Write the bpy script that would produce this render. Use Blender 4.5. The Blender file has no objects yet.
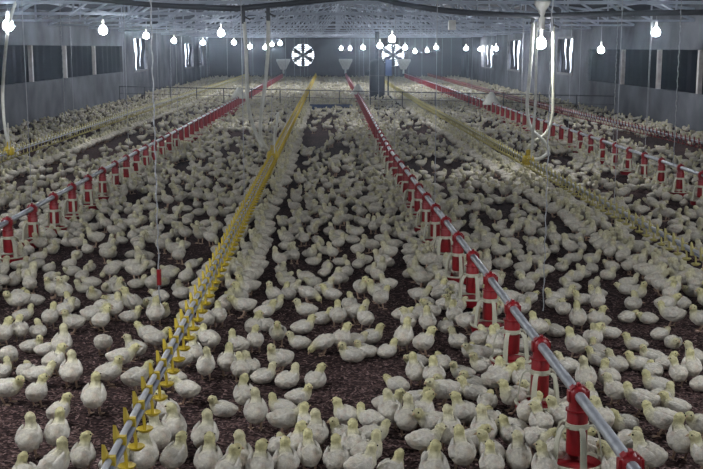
import bpy, math, random
import numpy as np
from mathutils import Vector, Matrix
R = math.radians
random.seed(7)
rng = np.random.default_rng(11)
sc = bpy.context.scene
C = sc.collection

# ------------------------------------------------------------------ camera, world, exposure
F, CX, CY, VX, VY, H = 1080.0, 351.5, 234.5, 330.0, 48.0, 1.9
PITCH = math.atan((CY - VY) / F)
YAW = math.atan((CX - VX) / math.hypot(F, CY - VY))
cam_data = bpy.data.cameras.new('camera')
cam_data.sensor_width = 36.0
cam_data.lens = 36.0 * F / 703.0
cam_data.clip_end = 300
cam = bpy.data.objects.new('camera', cam_data)
C.objects.link(cam)
cam.location = (0, 0, H)
cam.rotation_euler = (math.pi / 2 - PITCH, 0, -YAW)
sc.camera = cam
CM = cam.rotation_euler.to_matrix()

world = bpy.data.worlds.new('world')
sc.world = world
world.use_nodes = True
world.node_tree.nodes['Background'].inputs[0].default_value = (0.80, 0.88, 1.0, 1)
world.node_tree.nodes['Background'].inputs[1].default_value = 4.0
sc.view_settings.view_transform = 'Standard'
sc.view_settings.look = 'None'
sc.view_settings.gamma = 1.0
sc.view_settings.use_curve_mapping = False
sc.view_settings.exposure = 0.02
LAMP = 440.0          # emission strength of a bulb
HAZE = 0.0015         # dust in the air

def ray(px, py):
    return CM @ Vector((px - CX, CY - py, -F))
def at_h(px, py, h):                      # where a pixel's ray meets height h
    d = ray(px, py); t = (h - H) / d.z
    return Vector((d.x * t, d.y * t, h))
def at_y(px, py, Y):                      # where a pixel's ray meets a plane across the house
    d = ray(px, py); t = Y / d.y
    return Vector((d.x * t, Y, H + d.z * t))
def project(p):                           # numpy (n,3) -> pixels
    q = (np.asarray(p, float) - np.array([0, 0, H])) @ np.array(CM)
    return np.stack([CX + F * q[:, 0] / -q[:, 2], CY - F * q[:, 1] / -q[:, 2]], 1), -q[:, 2]

# ------------------------------------------------------------------ materials
def mat(name, c1, c2=None, scale=8.0, rough=0.7, metal=0.0, bump=0.0, bscale=None, emit=0.0, ramp=(0.35, 0.65), coords='Object', stretch=None, spec=.5):
    m = bpy.data.materials.new(name); m.use_nodes = True
    nt = m.node_tree; b = nt.nodes['Principled BSDF']
    b.inputs['Roughness'].default_value = rough
    b.inputs['Metallic'].default_value = metal
    b.inputs['Specular IOR Level'].default_value = spec
    tc = nt.nodes.new('ShaderNodeTexCoord')
    src = tc.outputs[coords]
    if stretch:
        mp = nt.nodes.new('ShaderNodeMapping'); mp.inputs['Scale'].default_value = stretch
        nt.links.new(src, mp.inputs[0]); src = mp.outputs[0]
    n = nt.nodes.new('ShaderNodeTexNoise'); n.inputs['Scale'].default_value = scale
    n.inputs['Detail'].default_value = 4
    nt.links.new(src, n.inputs['Vector'])
    r = nt.nodes.new('ShaderNodeValToRGB')
    r.color_ramp.elements[0].position, r.color_ramp.elements[1].position = ramp
    c2 = c2 or tuple(x * 0.75 for x in c1)
    r.color_ramp.elements[0].color = (*c1, 1); r.color_ramp.elements[1].color = (*c2, 1)
    nt.links.new(n.outputs['Fac'], r.inputs[0]); nt.links.new(r.outputs[0], b.inputs['Base Color'])
    if bump:
        n2 = nt.nodes.new('ShaderNodeTexNoise'); n2.inputs['Scale'].default_value = bscale or scale * 4
        nt.links.new(src, n2.inputs['Vector'])
        bp = nt.nodes.new('ShaderNodeBump'); bp.inputs['Strength'].default_value = bump
        bp.inputs['Distance'].default_value = 0.01
        nt.links.new(n2.outputs['Fac'], bp.inputs['Height']); nt.links.new(bp.outputs[0], b.inputs['Normal'])
    if emit:
        b.inputs['Emission Color'].default_value = (*c1, 1); b.inputs['Emission Strength'].default_value = emit
    return m

M = {}
M['concrete'] = mat('concrete', (.17, .18, .205), (.055, .06, .072), .9, .9, spec=.15, bump=.3, bscale=9, ramp=(.3, .72))
M['end_wall'] = mat('end_wall', (.07, .055, .06), (.04, .032, .036), .5, .9, spec=.1)
M['roof'] = mat('roof_sheet', (.06, .068, .088), (.035, .04, .055), .6, .8, .0, spec=.1)
M['steel'] = mat('truss_steel', (.46, .51, .60), (.30, .34, .42), 2, .6, .0, spec=.2)
M['galv'] = mat('galvanised', (.42, .44, .48), (.30, .32, .36), 14, .48, .6)
M['greypipe'] = mat('grey_plastic_pipe', (.46, .47, .49), (.34, .35, .38), 10, .45)
M['bluepipe'] = mat('bluish_pipe', (.24, .27, .34), (.18, .20, .27), 10, .45)
M['yellow'] = mat('yellow_plastic', (.62, .46, .035), (.46, .34, .03), 12, .45)
M['paleyel'] = mat('faded_yellow_plastic', (.50, .44, .16), (.38, .34, .14), 12, .5)
M['red'] = mat('red_plastic', (.30, .009, .015), (.20, .006, .011), 10, .38)
M['dullred'] = mat('dull_red_plastic', (.30, .06, .06), (.2, .04, .045), 10, .5)
M['white'] = mat('white_plastic', (.66, .66, .62), (.54, .54, .48), 10, .5)
M['cream'] = mat('cream_plastic', (.58, .57, .46), (.44, .43, .33), 10, .5)
M['black'] = mat('black_rubber', (.012, .013, .018), (.02, .02, .026), 6, .5)
M['darkmetal'] = mat('dark_metal', (.014, .018, .026), (.008, .01, .016), 3, .7, .0, spec=.2)
M['curtain'] = mat('dark_curtain', (.007, .009, .015), (.004, .005, .009), 1.2, .9, stretch=(1, 3, .3), spec=.03)
M['post'] = mat('pale_post', (.55, .53, .52), (.38, .35, .35), 5, .7)
M['frame'] = mat('weathered_frame', (.20, .20, .21), (.11, .11, .12), 5, .8)
M['cloth'] = mat('grey_cloth', (.06, .065, .08), (.03, .034, .045), 3, .9, spec=.1)
M['blue'] = mat('blue_plastic', (.006, .028, .10), (.005, .02, .07), 3, .5)
M['fence'] = mat('fence_metal', (.03, .033, .04), (.05, .05, .055), 5, .6)
M['rope'] = mat('white_rope', (.36, .37, .39), (.24, .25, .27), 40, .8)
M['wire'] = mat('thin_cord', (.42, .43, .46), (.34, .35, .38), 20, .7)
M['bulb'] = mat('bulb_glow', (.95, .975, 1.0), (.95, .975, 1.0), 1, .3, emit=LAMP)
M['beak'] = mat('beak', (.50, .36, .22), (.40, .28, .17), 20, .5)
M['eye'] = mat('eye', (.008, .007, .006), (.015, .012, .01), 5, .2)

def litter_material():
    m = bpy.data.materials.new('litter'); m.use_nodes = True
    nt = m.node_tree; b = nt.nodes['Principled BSDF']; b.inputs['Roughness'].default_value = .95; b.inputs['Specular IOR Level'].default_value = .08
    tc = nt.nodes.new('ShaderNodeTexCoord')
    v = nt.nodes.new('ShaderNodeTexVoronoi'); v.inputs['Scale'].default_value = 62
    n = nt.nodes.new('ShaderNodeTexNoise'); n.inputs['Scale'].default_value = 1.3; n.inputs['Detail'].default_value = 6
    for x in (v, n): nt.links.new(tc.outputs['Object'], x.inputs['Vector'])
    r = nt.nodes.new('ShaderNodeValToRGB')
    e = r.color_ramp.elements
    e[0].position, e[0].color = .0, (.019, .012, .012, 1)
    e[1].position, e[1].color = 1., (.15, .092, .086, 1)
    k = e.new(.55); k.color = (.052, .032, .031, 1)
    sep = nt.nodes.new('ShaderNodeSeparateColor')
    nt.links.new(v.outputs['Color'], sep.inputs[0])
    nt.links.new(sep.outputs[0], r.inputs[0])
    mx = nt.nodes.new('ShaderNodeMix'); mx.data_type = 'RGBA'; mx.blend_type = 'MULTIPLY'; mx.inputs[0].default_value = 1
    r2 = nt.nodes.new('ShaderNodeValToRGB')
    r2.color_ramp.elements[0].position = .35; r2.color_ramp.elements[1].position = .65
    r2.color_ramp.elements[0].color = (.62, .60, .60, 1); r2.color_ramp.elements[1].color = (1, 1, 1, 1)
    nt.links.new(n.outputs['Fac'], r2.inputs[0])
    nt.links.new(r.outputs[0], mx.inputs[6]); nt.links.new(r2.outputs[0], mx.inputs[7])
    nt.links.new(mx.outputs[2], b.inputs['Base Color'])
    bp = nt.nodes.new('ShaderNodeBump'); bp.inputs['Strength'].default_value = .8; bp.inputs['Distance'].default_value = .012
    nt.links.new(v.outputs['Distance'], bp.inputs['Height']); nt.links.new(bp.outputs[0], b.inputs['Normal'])
    return m
M['litter'] = litter_material()

def feather_material():
    m = bpy.data.materials.new('feather'); m.use_nodes = True
    nt = m.node_tree; b = nt.nodes['Principled BSDF']
    b.inputs['Roughness'].default_value = .85
    b.inputs['Specular IOR Level'].default_value = .2
    a = nt.nodes.new('ShaderNodeAttribute'); a.attribute_name = 'Col'
    oi = nt.nodes.new('ShaderNodeObjectInfo')
    tc = nt.nodes.new('ShaderNodeTexCoord')
    n = nt.nodes.new('ShaderNodeTexNoise'); n.inputs['Scale'].default_value = 55; n.inputs['Detail'].default_value = 3
    nt.links.new(tc.outputs['Object'], n.inputs['Vector'])
    mr = nt.nodes.new('ShaderNodeMapRange'); mr.inputs[1].default_value = .3; mr.inputs[2].default_value = .7
    mr.inputs[3].default_value = .78; mr.inputs[4].default_value = 1.10
    nt.links.new(n.outputs['Fac'], mr.inputs[0])
    mr2 = nt.nodes.new('ShaderNodeMapRange'); mr2.inputs[3].default_value = .86; mr2.inputs[4].default_value = 1.06
    nt.links.new(oi.outputs['Random'], mr2.inputs[0])
    mu = nt.nodes.new('ShaderNodeMath'); mu.operation = 'MULTIPLY'
    nt.links.new(mr.outputs[0], mu.inputs[0]); nt.links.new(mr2.outputs[0], mu.inputs[1])
    vm = nt.nodes.new('ShaderNodeVectorMath'); vm.operation = 'SCALE'
    nt.links.new(a.outputs['Color'], vm.inputs[0]); nt.links.new(mu.outputs[0], vm.inputs['Scale'])
    n3 = nt.nodes.new('ShaderNodeTexNoise'); n3.inputs['Scale'].default_value = 26; n3.inputs['Detail'].default_value = 2
    nt.links.new(tc.outputs['Object'], n3.inputs['Vector'])
    m3 = nt.nodes.new('ShaderNodeMapRange'); m3.inputs[1].default_value = .52; m3.inputs[2].default_value = .72; m3.inputs[3].default_value = 0; m3.inputs[4].default_value = .55
    nt.links.new(n3.outputs['Fac'], m3.inputs[0])
    mx = nt.nodes.new('ShaderNodeMix'); mx.data_type = 'RGBA'; mx.blend_type = 'MULTIPLY'; mx.inputs[7].default_value = (.84, .68, .64, 1)
    nt.links.new(m3.outputs[0], mx.inputs[0]); nt.links.new(vm.outputs[0], mx.inputs[6])
    nt.links.new(mx.outputs[2], b.inputs['Base Color'])
    bp = nt.nodes.new('ShaderNodeBump'); bp.inputs['Strength'].default_value = .8; bp.inputs['Distance'].default_value = .012
    nt.links.new(n.outputs['Fac'], bp.inputs['Height']); nt.links.new(bp.outputs[0], b.inputs['Normal'])
    return m
M['feather'] = feather_material()

# ------------------------------------------------------------------ mesh helpers
class MB:
    def __init__(s): s.v = []; s.f = []; s.smooth = []
    def add(s, v, f, smooth=False):
        o = len(s.v); s.v += [tuple(p) for p in v]; s.f += [tuple(i + o for i in q) for q in f]
        s.smooth += [smooth] * len(f); return s
    def box(s, c, d, rot=None):
        x, y, z = d[0] / 2, d[1] / 2, d[2] / 2
        v = [Vector(p) for p in ((-x, -y, -z), (x, -y, -z), (x, y, -z), (-x, y, -z), (-x, -y, z), (x, -y, z), (x, y, z), (-x, y, z))]
        if rot: v = [rot @ p for p in v]
        return s.add([p + Vector(c) for p in v], [(0, 3, 2, 1), (4, 5, 6, 7), (0, 1, 5, 4), (1, 2, 6, 5), (2, 3, 7, 6), (3, 0, 4, 7)])
    def tube(s, pts, r, n=8, caps=True):
        pts = [Vector(p) for p in pts]; k = len(pts)
        rr = r if isinstance(r, (list, tuple)) else [r] * k
        v = []; up = None
        for i, p in enumerate(pts):
            t = (pts[min(i + 1, k - 1)] - pts[max(i - 1, 0)]).normalized()
            if up is None: up = Vector((0, 0, 1)) if abs(t.z) < .9 else Vector((1, 0, 0))
            a = t.cross(up).normalized(); up = a.cross(t).normalized()
            for j in range(n):
                q = 2 * math.pi * j / n
                v.append(p + rr[i] * (a * math.cos(q) + up * math.sin(q)))
        f = [(i * n + j, i * n + (j + 1) % n, (i + 1) * n + (j + 1) % n, (i + 1) * n + j) for i in range(k - 1) for j in range(n)]
        if caps: f += [tuple(range(n))[::-1], tuple(range((k - 1) * n, k * n))]
        return s.add(v, f, True)
    def lathe(s, prof, n=16, c=(0, 0, 0), closed=False):
        k = len(prof); v = []
        for r, z in prof:
            for j in range(n):
                q = 2 * math.pi * j / n
                v.append((c[0] + r * math.cos(q), c[1] + r * math.sin(q), c[2] + z))
        rows = k if closed else k - 1
        f = [(i * n + j, i * n + (j + 1) % n, ((i + 1) % k) * n + (j + 1) % n, ((i + 1) % k) * n + j) for i in range(rows) for j in range(n)]
        return s.add(v, f, True)
    def mesh(s, name, m):
        me = bpy.data.meshes.new(name); me.from_pydata(s.v, [], s.f); me.update()
        me.polygons.foreach_set('use_smooth', s.smooth)
        if any(s.smooth) and hasattr(me, 'set_sharp_from_angle'): me.set_sharp_from_angle(angle=R(50))
        me.materials.append(m); return me
    def build(s, name, m, parent=None):
        return link(name, s.mesh(name, m), parent)
def link(name, data, parent=None, loc=None, rot=None):
    o = bpy.data.objects.new(name, data); C.objects.link(o)
    if parent is not None: o.parent = parent
    if loc is not None: o.location = loc
    if rot is not None: o.rotation_euler = rot
    return o
def tag(o, label=None, cat=None, group=None, kind=None):
    if label: o['label'] = label
    if cat: o['category'] = cat
    if group: o['group'] = group
    if kind: o['kind'] = kind
    return o
def empty(name, loc=(0, 0, 0)):
    return link(name, None, None, loc)
def catmull(pts, n):
    P = np.array(pts, float); k = len(P)
    out = []
    for u in np.linspace(0, k - 1, n):
        i = min(int(u), k - 2); t = u - i
        p0, p1, p2, p3 = P[max(i - 1, 0)], P[i], P[i + 1], P[min(i + 2, k - 1)]
        out.append(.5 * (2 * p1 + (p2 - p0) * t + (2 * p0 - 5 * p1 + 4 * p2 - p3) * t * t + (3 * p1 - p0 - 3 * p2 + p3) * t ** 3))
    return np.array(out)

# ------------------------------------------------------------------ the house
XL, XR, YE, YB, WH, RIDGE = -7.7, 8.4, 70.0, -8.0, 2.9, 3.9
XM = (XL + XR) / 2
o = MB().add([(XL, YB, 0), (XR, YB, 0), (XR, YE, 0), (XL, YE, 0)], [(0, 1, 2, 3)]).build('floor', M['litter'])
tag(o, 'dark brown litter floor of the poultry house', kind='structure')

def side_wall(name, X, sgn, openings, label):
    m = MB(); t = .2; y = YB
    xc = X + sgn * t / 2
    for (a, b, z0, z1) in openings:
        m.box((xc, (y + a) / 2, WH / 2), (t, a - y, WH))
        m.box((xc, (a + b) / 2, z0 / 2), (t, b - a, z0))
        m.box((xc, (a + b) / 2, (z1 + WH) / 2), (t, b - a, WH - z1))
        y = b
    m.box((xc, (y + YE) / 2, WH / 2), (t, YE - y, WH))
    return tag(m.build(name, M['concrete']), label, kind='structure')
def y_at(px, X):                          # where a pixel column meets a side wall
    d = ray(px, 48); return d.y * X / d.x
LWIN = [(y_at(133, XL), y_at(147, XL), .95, 2.35), (y_at(184, XL), y_at(193, XL), .8, 2.2), (y_at(201, XL) - 1.2, y_at(201, XL) + 1.2, .8, 2.2)]
RWIN = [(y_at(574, XR), y_at(558, XR), .95, 2.3), (y_at(521, XR), y_at(508, XR), .85, 2.3), (y_at(494, XR), y_at(482, XR), .8, 2.1)]
LCUR, RCUR = (10.0, y_at(122, XL), 1.03, 1.97), (10.0, y_at(589, XR), .86, 1.86)
side_wall('wall_left', XL, -1, [LCUR] + LWIN, 'long grey rendered wall with a dark curtained strip on the left')
side_wall('wall_right', XR, 1, [RCUR] + RWIN, 'long grey rendered wall with a dark curtained strip on the right')
FANS = [(at_y(303, 55, YE).x, 1.45), (at_y(393, 55, YE).x, 1.45)]
m = MB(); x = XL - .2; t = .25; fr = .80
for fx, fz in FANS:
    m.box(((x + fx - fr) / 2, YE + t / 2, RIDGE / 2), (fx - fr - x, t, RIDGE))
    m.box((fx, YE + t / 2, (fz - fr) / 2), (2 * fr, t, fz - fr)); m.box((fx, YE + t / 2, (fz + fr + RIDGE) / 2), (2 * fr, t, RIDGE - fz - fr)); x = fx + fr
m.box(((x + XR + .2) / 2, YE + t / 2, RIDGE / 2), (XR + .2 - x, t, RIDGE))
tag(m.build('wall_back', M['end_wall']), 'dark far end wall with two exhaust fans', kind='structure')
m = MB(); m.box((XM, YB - .1, RIDGE / 2), (XR - XL + .4, .2, RIDGE))
tag(m.build('wall_front', M['concrete']), 'grey end wall behind the viewer', kind='structure')
m = MB(); n = 120                          # corrugated roof sheet, a shallow gable
v = []; f = []
for i in range(n + 1):
    u = i / n; xx = XL - .2 + (XR - XL + .4) * u
    zz = WH + (RIDGE - WH) * (1 - abs(2 * u - 1)) + .03 * (i % 2)
    v += [(xx, YB - .2, zz), (xx, YE + .25, zz)]
    if i: f.append((2 * i - 2, 2 * i - 1, 2 * i + 1, 2 * i))
tag(m.add(v, f).build('ceiling', M['roof']), 'corrugated metal roof on trusses', kind='structure')

# dark curtained strips: panels between pale posts
def curtain_strip(name, X, sgn, o, post_px, label):
    a, b, z0, z1 = o; e = tag(empty(name, (X, (a + b) / 2, z0)), label, 'curtain')
    base = Vector(e.location)
    cuts = sorted([a] + [y_at(p, X) for p in post_px] + [b])
    for i in range(len(cuts) - 1):
        y0, y1 = cuts[i], cuts[i + 1]
        mb = MB(); k = 2 * max(2, int((y1 - y0) / .7)); v = []; f = []
        for j in range(k + 1):
            yy = y0 + (y1 - y0) * j / k; d = .10 + .035 * (j % 2)
            for dd in (d, d + .02):
                v += [(X + sgn * dd - base.x, yy - base.y, -.0), (X + sgn * dd - base.x, yy - base.y, z1 - z0)]
        for j in range(k):
            q = 4 * j; f += [(q, q + 4, q + 5, q + 1), (q + 2, q + 3, q + 7, q + 6), (q + 1, q + 5, q + 7, q + 3), (q, q + 2, q + 6, q + 4)]
        mb.add(v, f).build('curtain_panel', M['curtain'], e)
    for y in cuts[1:-1]:
        MB().box((sgn * .05 - 0, y - base.y, (z1 - z0) / 2), (.10, .12, z1 - z0 - .01)).build('post', M['post'], e)
    return e
curtain_strip('wall_curtain', XL, -1, LCUR, [32, 66, 95], 'dark curtain strip with pale posts in the left wall')
curtain_strip('wall_curtain', XR, 1, RCUR, [699, 658, 622], 'dark curtain strip with pale posts in the right wall')

# narrow side openings with daylight between hanging cloths
def slit_window(idx, X, sgn, o, label):
    a, b, z0, z1 = o; y = (a + b) / 2; w = b - a; h = z1 - z0
    e = tag(empty('window_%d' % idx, (X, y, z0)), label, kind='structure')
    fr_ = MB()
    for yy in (-w / 2 + .04, w / 2 - .04): fr_.box((sgn * .02, yy, h / 2), (.10, .08, h - .01))
    for zz in (.04, h - .04): fr_.box((sgn * .02, 0, zz), (.10, w - .17, .08))
    fr_.build('window_frame', M['frame'], e)
    nb = 3
    for i in range(nb):                    # cloth strips, each slanting, gaps of daylight between
        c0 = -w / 2 + w * (i + .5) / nb; hw = w / nb * (.47 if i != 1 else .40)
        tp, bt = c0 + (-.06, .05, .08)[i] * w, c0 + (.05, .02, -.07)[i] * w
        v = []; f = []
        for k in range(7):
            u = k / 6; c = tp + (bt - tp) * u; s = hw * (1 - .25 * math.sin(u * 3.1))
            dx = sgn * (.10 + .02 * math.sin(u * 9 + i))
            v += [(dx, c - s, h * (1 - u)), (dx, c + s, h * (1 - u)), (dx + sgn * .015, c - s, h * (1 - u)), (dx + sgn * .015, c + s, h * (1 - u))]
            if k: q = 4 * k - 4; f += [(q, q + 1, q + 5, q + 4), (q + 2, q + 6, q + 7, q + 3), (q, q + 4, q + 6, q + 2), (q + 1, q + 3, q + 7, q + 5)]
        MB().add(v, f).build('cloth_strip', M['cloth'], e)
for i, (o_, l) in enumerate(zip(LWIN, ('nearest slit window with hanging cloth in the left wall', 'middle slit window with hanging cloth in the left wall', 'farthest slit window with hanging cloth in the left wall'))):
    slit_window(i + 1, XL, -1, o_, l)
for i, (o_, l) in enumerate(zip(RWIN, ('nearest slit window with hanging cloth in the right wall', 'middle slit window with hanging cloth in the right wall', 'farthest slit window with hanging cloth in the right wall'))):
    slit_window(i + 4, XR, 1, o_, l)

# exhaust fans
def fan(fx, fz, label):
    e = tag(empty('exhaust_fan', (fx, YE, fz)), label, 'fan')
    hs = MB(); n = 32; v = []; f = []
    ro = fr + .04
    for j in range(n):
        q = 2 * math.pi * j / n; c, s_ = math.cos(q), math.sin(q)
        k = ro / max(abs(c), abs(s_))
        for yy in (0., -.12):
            v += [(.72 * c, yy, .72 * s_), (k * c, yy, k * s_)]
    for j in range(n):
        a, b = 4 * j, 4 * ((j + 1) % n)
        f += [(a, b, b + 1, a + 1), (a + 2, a + 3, b + 3, b + 2), (a, a + 2, b + 2, b), (a + 1, b + 1, b + 3, a + 3)]
    hs.add(v, f).build('housing', M['end_wall'], e)
    bl = MB(); L = .70
    prof = [(.08, .05), (.3, .11), (.55, .13), (L, .10)]
    v = []
    for r_, w_ in prof:
        tw = R(28) - r_ * .3
        for s_ in (-1, 1):
            for th in (-.008, .008):
                v.append((s_ * w_ * math.cos(tw), -.06 + s_ * w_ * math.sin(tw) * .35 + th, r_))
    f = []
    for k in range(3):
        q = 4 * k; f += [(q, q + 2, q + 6, q + 4), (q + 1, q + 5, q + 7, q + 3), (q, q + 4, q + 5, q + 1), (q + 2, q + 3, q + 7, q + 6)]
    f += [(0, 1, 3, 2), (12, 14, 15, 13)]
    me = bl.add(v, f).mesh('blade', M['darkmetal'])
    for k in range(6):
        link('blade', me, e, rot=(0, R(60 * k), 0))
    MB().tube([(0, -.13, 0), (0, .02, 0)], .11, 14).build('hub', M['darkmetal'], e)
    st = MB().box((0, 0, 0), (1.52, .012, .105), Matrix.Rotation(R(42), 3, 'X')).mesh('louvre_slat', M['white'])
    for k in range(11):
        link('louvre_slat', st, e, loc=(0, .17, -.70 + .14 * k))
fan(*FANS[0], 'six-bladed exhaust fan with daylit louvres, left one in the end wall')
fan(*FANS[1], 'six-bladed exhaust fan behind the dark heater in the end wall')

# roof trusses
def truss_meshes():
    bc = MB().box((XM, 0, 2.52), (XR - XL - .02, .05, .045)).mesh('bottom_chord', M['steel'])
    tcs = []
    for s_ in (-1, 1):
        xe = XL if s_ < 0 else XR
        a, b = Vector((xe - s_ * .02, 0, WH - .12)), Vector((XM, 0, RIDGE - .12))
        tcs.append(MB().tube([a, b], .035, 6).mesh('top_chord', M['steel']))
    webs = []; k = 16
    for i in range(k):
        x0 = XL + (XR - XL) * i / k; x1 = XL + (XR - XL) * (i + 1) / k
        zt = lambda x: WH - .13 + (RIDGE - WH) * (1 - abs(2 * (x - XL) / (XR - XL) - 1))
        p = [(x0, 0, 2.53), (x1, 0, zt(x1))] if i < k / 2 else [(x0, 0, zt(x0)), (x1, 0, 2.53)]
        webs.append(MB().tube(p, .030, 5).mesh('web_bar', M['steel']))
        if 0 < i < k: webs.append(MB().tube([(x0, 0, 2.53), (x0, 0, zt(x0))], .022, 5).mesh('web_post', M['steel']))
    return bc, tcs, webs
TM = truss_meshes()
ORD = ['nearest', 'second', 'third', 'fourth', 'fifth', 'sixth', 'seventh', 'eighth', 'ninth', 'tenth', 'eleventh', 'twelfth', 'thirteenth', 'fourteenth', 'fifteenth',
       'sixteenth', 'seventeenth', 'eighteenth', 'nineteenth', 'twentieth'] + ['%dth' % i for i in range(21, 60)]
TRY = [15.2 + 5.0 * i for i in range(11)]
for i, y in enumerate([-4.8, .2, 5.2, 10.2] + TRY):
    seen = i - 4
    lab = ('steel lattice roof truss spanning the house, %s in view from the camera' % ORD[seen]) if seen >= 0 else 'steel lattice roof truss overhead, out of view, %s from the end behind' % (['first'] + ORD[1:])[i]
    e = tag(empty('roof_truss', (0, y, 0)), lab, 'truss', 'roof trusses')
    link('bottom_chord', TM[0], e)
    for t_ in TM[1]: link('top_chord', t_, e)
    for w_ in TM[2]: link(w_.name.split('.')[0], w_, e)
PUR = []
for i, x in enumerate([XL + .9, XL + 2.6, XL + 4.4, XL + 6.2, XM, XR - 6.2, XR - 4.4, XR - 2.6, XR - .9]):
    z = WH - .04 + (RIDGE - WH) * (1 - abs(2 * (x - XL) / (XR - XL) - 1))
    e = MB().tube([(x, YB + .02, z), (x, YE - .02, z)], .028, 6).build('purlin', M['steel'])
    tag(e, 'long steel purlin under the roof, %s from the left wall' % (['first'] + ORD[1:])[i], 'purlin', 'roof purlins')

# ------------------------------------------------------------------ feeder and drinker lines
FEED_H, DRINK_H = .40, .40
def line_x(pts):                          # pixel points on a line -> X as a function of Y
    p = sorted([(at_h(x, y, h).y, at_h(x, y, h).x) for x, y, h in pts])
    ys, xs = zip(*p)
    return lambda y: float(np.interp(y, ys, xs))
const = lambda c: (lambda y: c)
FB = const(-2.83)
FD = line_x([(628, 460, .4), (541, 345, .4), (465, 246, .4), (390, 150, .4), (358, 93, .4)])
FG = const(4.46)
DA, DC = const(-4.75), const(-.82)
DE = line_x([(703, 255, .4), (528, 160, .4), (422, 103, .4)])
DG = line_x([(703, 142, .4), (560, 109, .4)])

def feeder_meshes():
    d = {}
    m = MB()                               # red saddle clamp, cap and drop tube
    m.lathe([(.0, -.27), (.044, -.27), (.047, -.26), (.047, -.08), (.042, -.07), (.040, -.03), (.043, -.008), (.042, .014), (.034, .030), (.018, .040), (.0, .042)], 14)
    for s_ in (-1, 1):
        m.box((s_ * .040, 0, -.006), (.014, .036, .050))
        m.box((s_ * .026, 0, .030), (.022, .040, .012), Matrix.Rotation(s_ * R(38), 3, 'Y'))
    m.box((0, 0, .044), (.016, .03, .016))
    m.lathe([(.042, -.074), (.054, -.074), (.054, -.066), (.042, -.066)], 14)
    d['housing'] = m.mesh('feeder_pan', M['red'])
    d['band'] = MB().lathe([(.0475, -.150), (.053, -.150), (.053, -.126), (.0475, -.126)], 16, closed=True).mesh('band', M['cream'])
    v = []; f = []
    prof = [(.052, -.140), (.072, -.134), (.090, -.150), (.103, -.195), (.112, -.270), (.117, -.307)]
    for i, (r_, z) in enumerate(prof):
        w = .010 + .006 * (i / 5)
        v += [(r_, -w, z), (r_, w, z), (r_ - .005, -w, z - .006), (r_ - .005, w, z - .006)]
        if i: q = 4 * i - 4; f += [(q, q + 4, q + 5, q + 1), (q + 2, q + 3, q + 7, q + 6), (q, q + 2, q + 6, q + 4), (q + 1, q + 5, q + 7, q + 3)]
    d['spoke'] = MB().add(v, f, True).mesh('spoke', M['cream'])
    d['rim'] = MB().lathe([(.110, -.312), (.126, -.312), (.129, -.305), (.124, -.299), (.112, -.301)], 24, closed=True).mesh('rim', M['cream'])
    d['dish'] = MB().lathe([(.0, -.337), (.05, -.335), (.09, -.352), (.108, -.346), (.121, -.313), (.128, -.313), (.114, -.362), (.09, -.370), (.0, -.370)], 24).mesh('dish', M['red'])
    d['far'] = MB().lathe([(.0, -.24), (.047, -.24), (.047, -.07), (.042, .014), (.0, .042)], 8).mesh('feeder_pan', M['red'])
    d['fardish'] = MB().lathe([(.0, -.33), (.126, -.306), (.09, -.370), (.0, -.370)], 10).mesh('dish', M['red'])
    return d
FM = feeder_meshes(); PANS = []
def polyline(fx, h, y0, y1, step=1.5):
    n = max(2, int((y1 - y0) / step) + 1)
    return [Vector((fx(y), y, h)) for y in np.linspace(y0, y1, n)]
def feeder_line(fx, first, label, y0=1.0, y1=66.0, step=.80, spoke_to=20):
    e = tag(empty('feeder_line', (fx(30), 30, 0)), label, 'feeder line', 'red pan feeder lines')
    base = Vector(e.location)
    MB().tube([p - base for p in polyline(fx, FEED_H, y0, y1)], .0235, 10).build('pipe', M['galv'], e)
    y = first
    while y > y0 + .5: y -= step
    k = 0
    while y < y1 - 1:
        if y > 2.5:
            PANS.append((fx(y), y))
            loc = Vector((fx(y), y, FEED_H)) - base; rz = rng.uniform(-.5, .5)
            if y < spoke_to:
                p = link('feeder_pan', FM['housing'], e, loc)
                link('band', FM['band'], p); link('rim', FM['rim'], p); link('dish', FM['dish'], p)
                for j in range(5): link('spoke', FM['spoke'], p, rot=(0, 0, rz + 2 * math.pi * j / 5))
            else:
                p = link('feeder_pan', FM['far'], e, loc); link('dish', FM['fardish'], p)
        y += step; k += 1
    # hopper at the far end
    hp = MB(); w, b, h = .40, .16, .50; z = .62
    q = [Vector((fx(y1), y1 + .25, 0)) - base]
    c = q[0]
    hp.add([(c.x - b, c.y - b, z), (c.x + b, c.y - b, z), (c.x + b, c.y + b, z), (c.x - b, c.y + b, z), (c.x - w, c.y - w, z + h), (c.x + w, c.y - w, z + h), (c.x + w, c.y + w, z + h), (c.x - w, c.y + w, z + h),
            (c.x - w, c.y - w, z + h + .12), (c.x + w, c.y - w, z + h + .12), (c.x + w, c.y + w, z + h + .12), (c.x - w, c.y + w, z + h + .12)],
           [(0, 3, 2, 1), (0, 1, 5, 4), (1, 2, 6, 5), (2, 3, 7, 6), (3, 0, 4, 7), (4, 5, 9, 8), (5, 6, 10, 9), (6, 7, 11, 10), (7, 4, 8, 11), (8, 9, 10, 11)])
    hopper = hp.build('hopper', M['white'], e)
    bt = MB().tube([(c.x, c.y, z + .01), (c.x, c.y, FEED_H - .03)], .06, 8).build('hopper_boot', M['white'], hopper)
    return e
def sensor_cone(e, fx, y):                 # white cone-shaped hood on the pipe
    c = Vector((fx(y), y, FEED_H)) - Vector(e.location)
    MB().lathe([(.0, -.04), (.24, -.04), (.24, .0), (.05, .30), (.0, .31)], 12, c).build('cone_hood', M['white'], e)
LB = feeder_line(FB, at_h(47, 197, .4).y, 'grey pipe feeder line with red pans, left of the middle drinker line')
LD = feeder_line(FD, at_h(541, 345, .4).y, 'grey pipe feeder line with large red pans running from the lower right corner')
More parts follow.
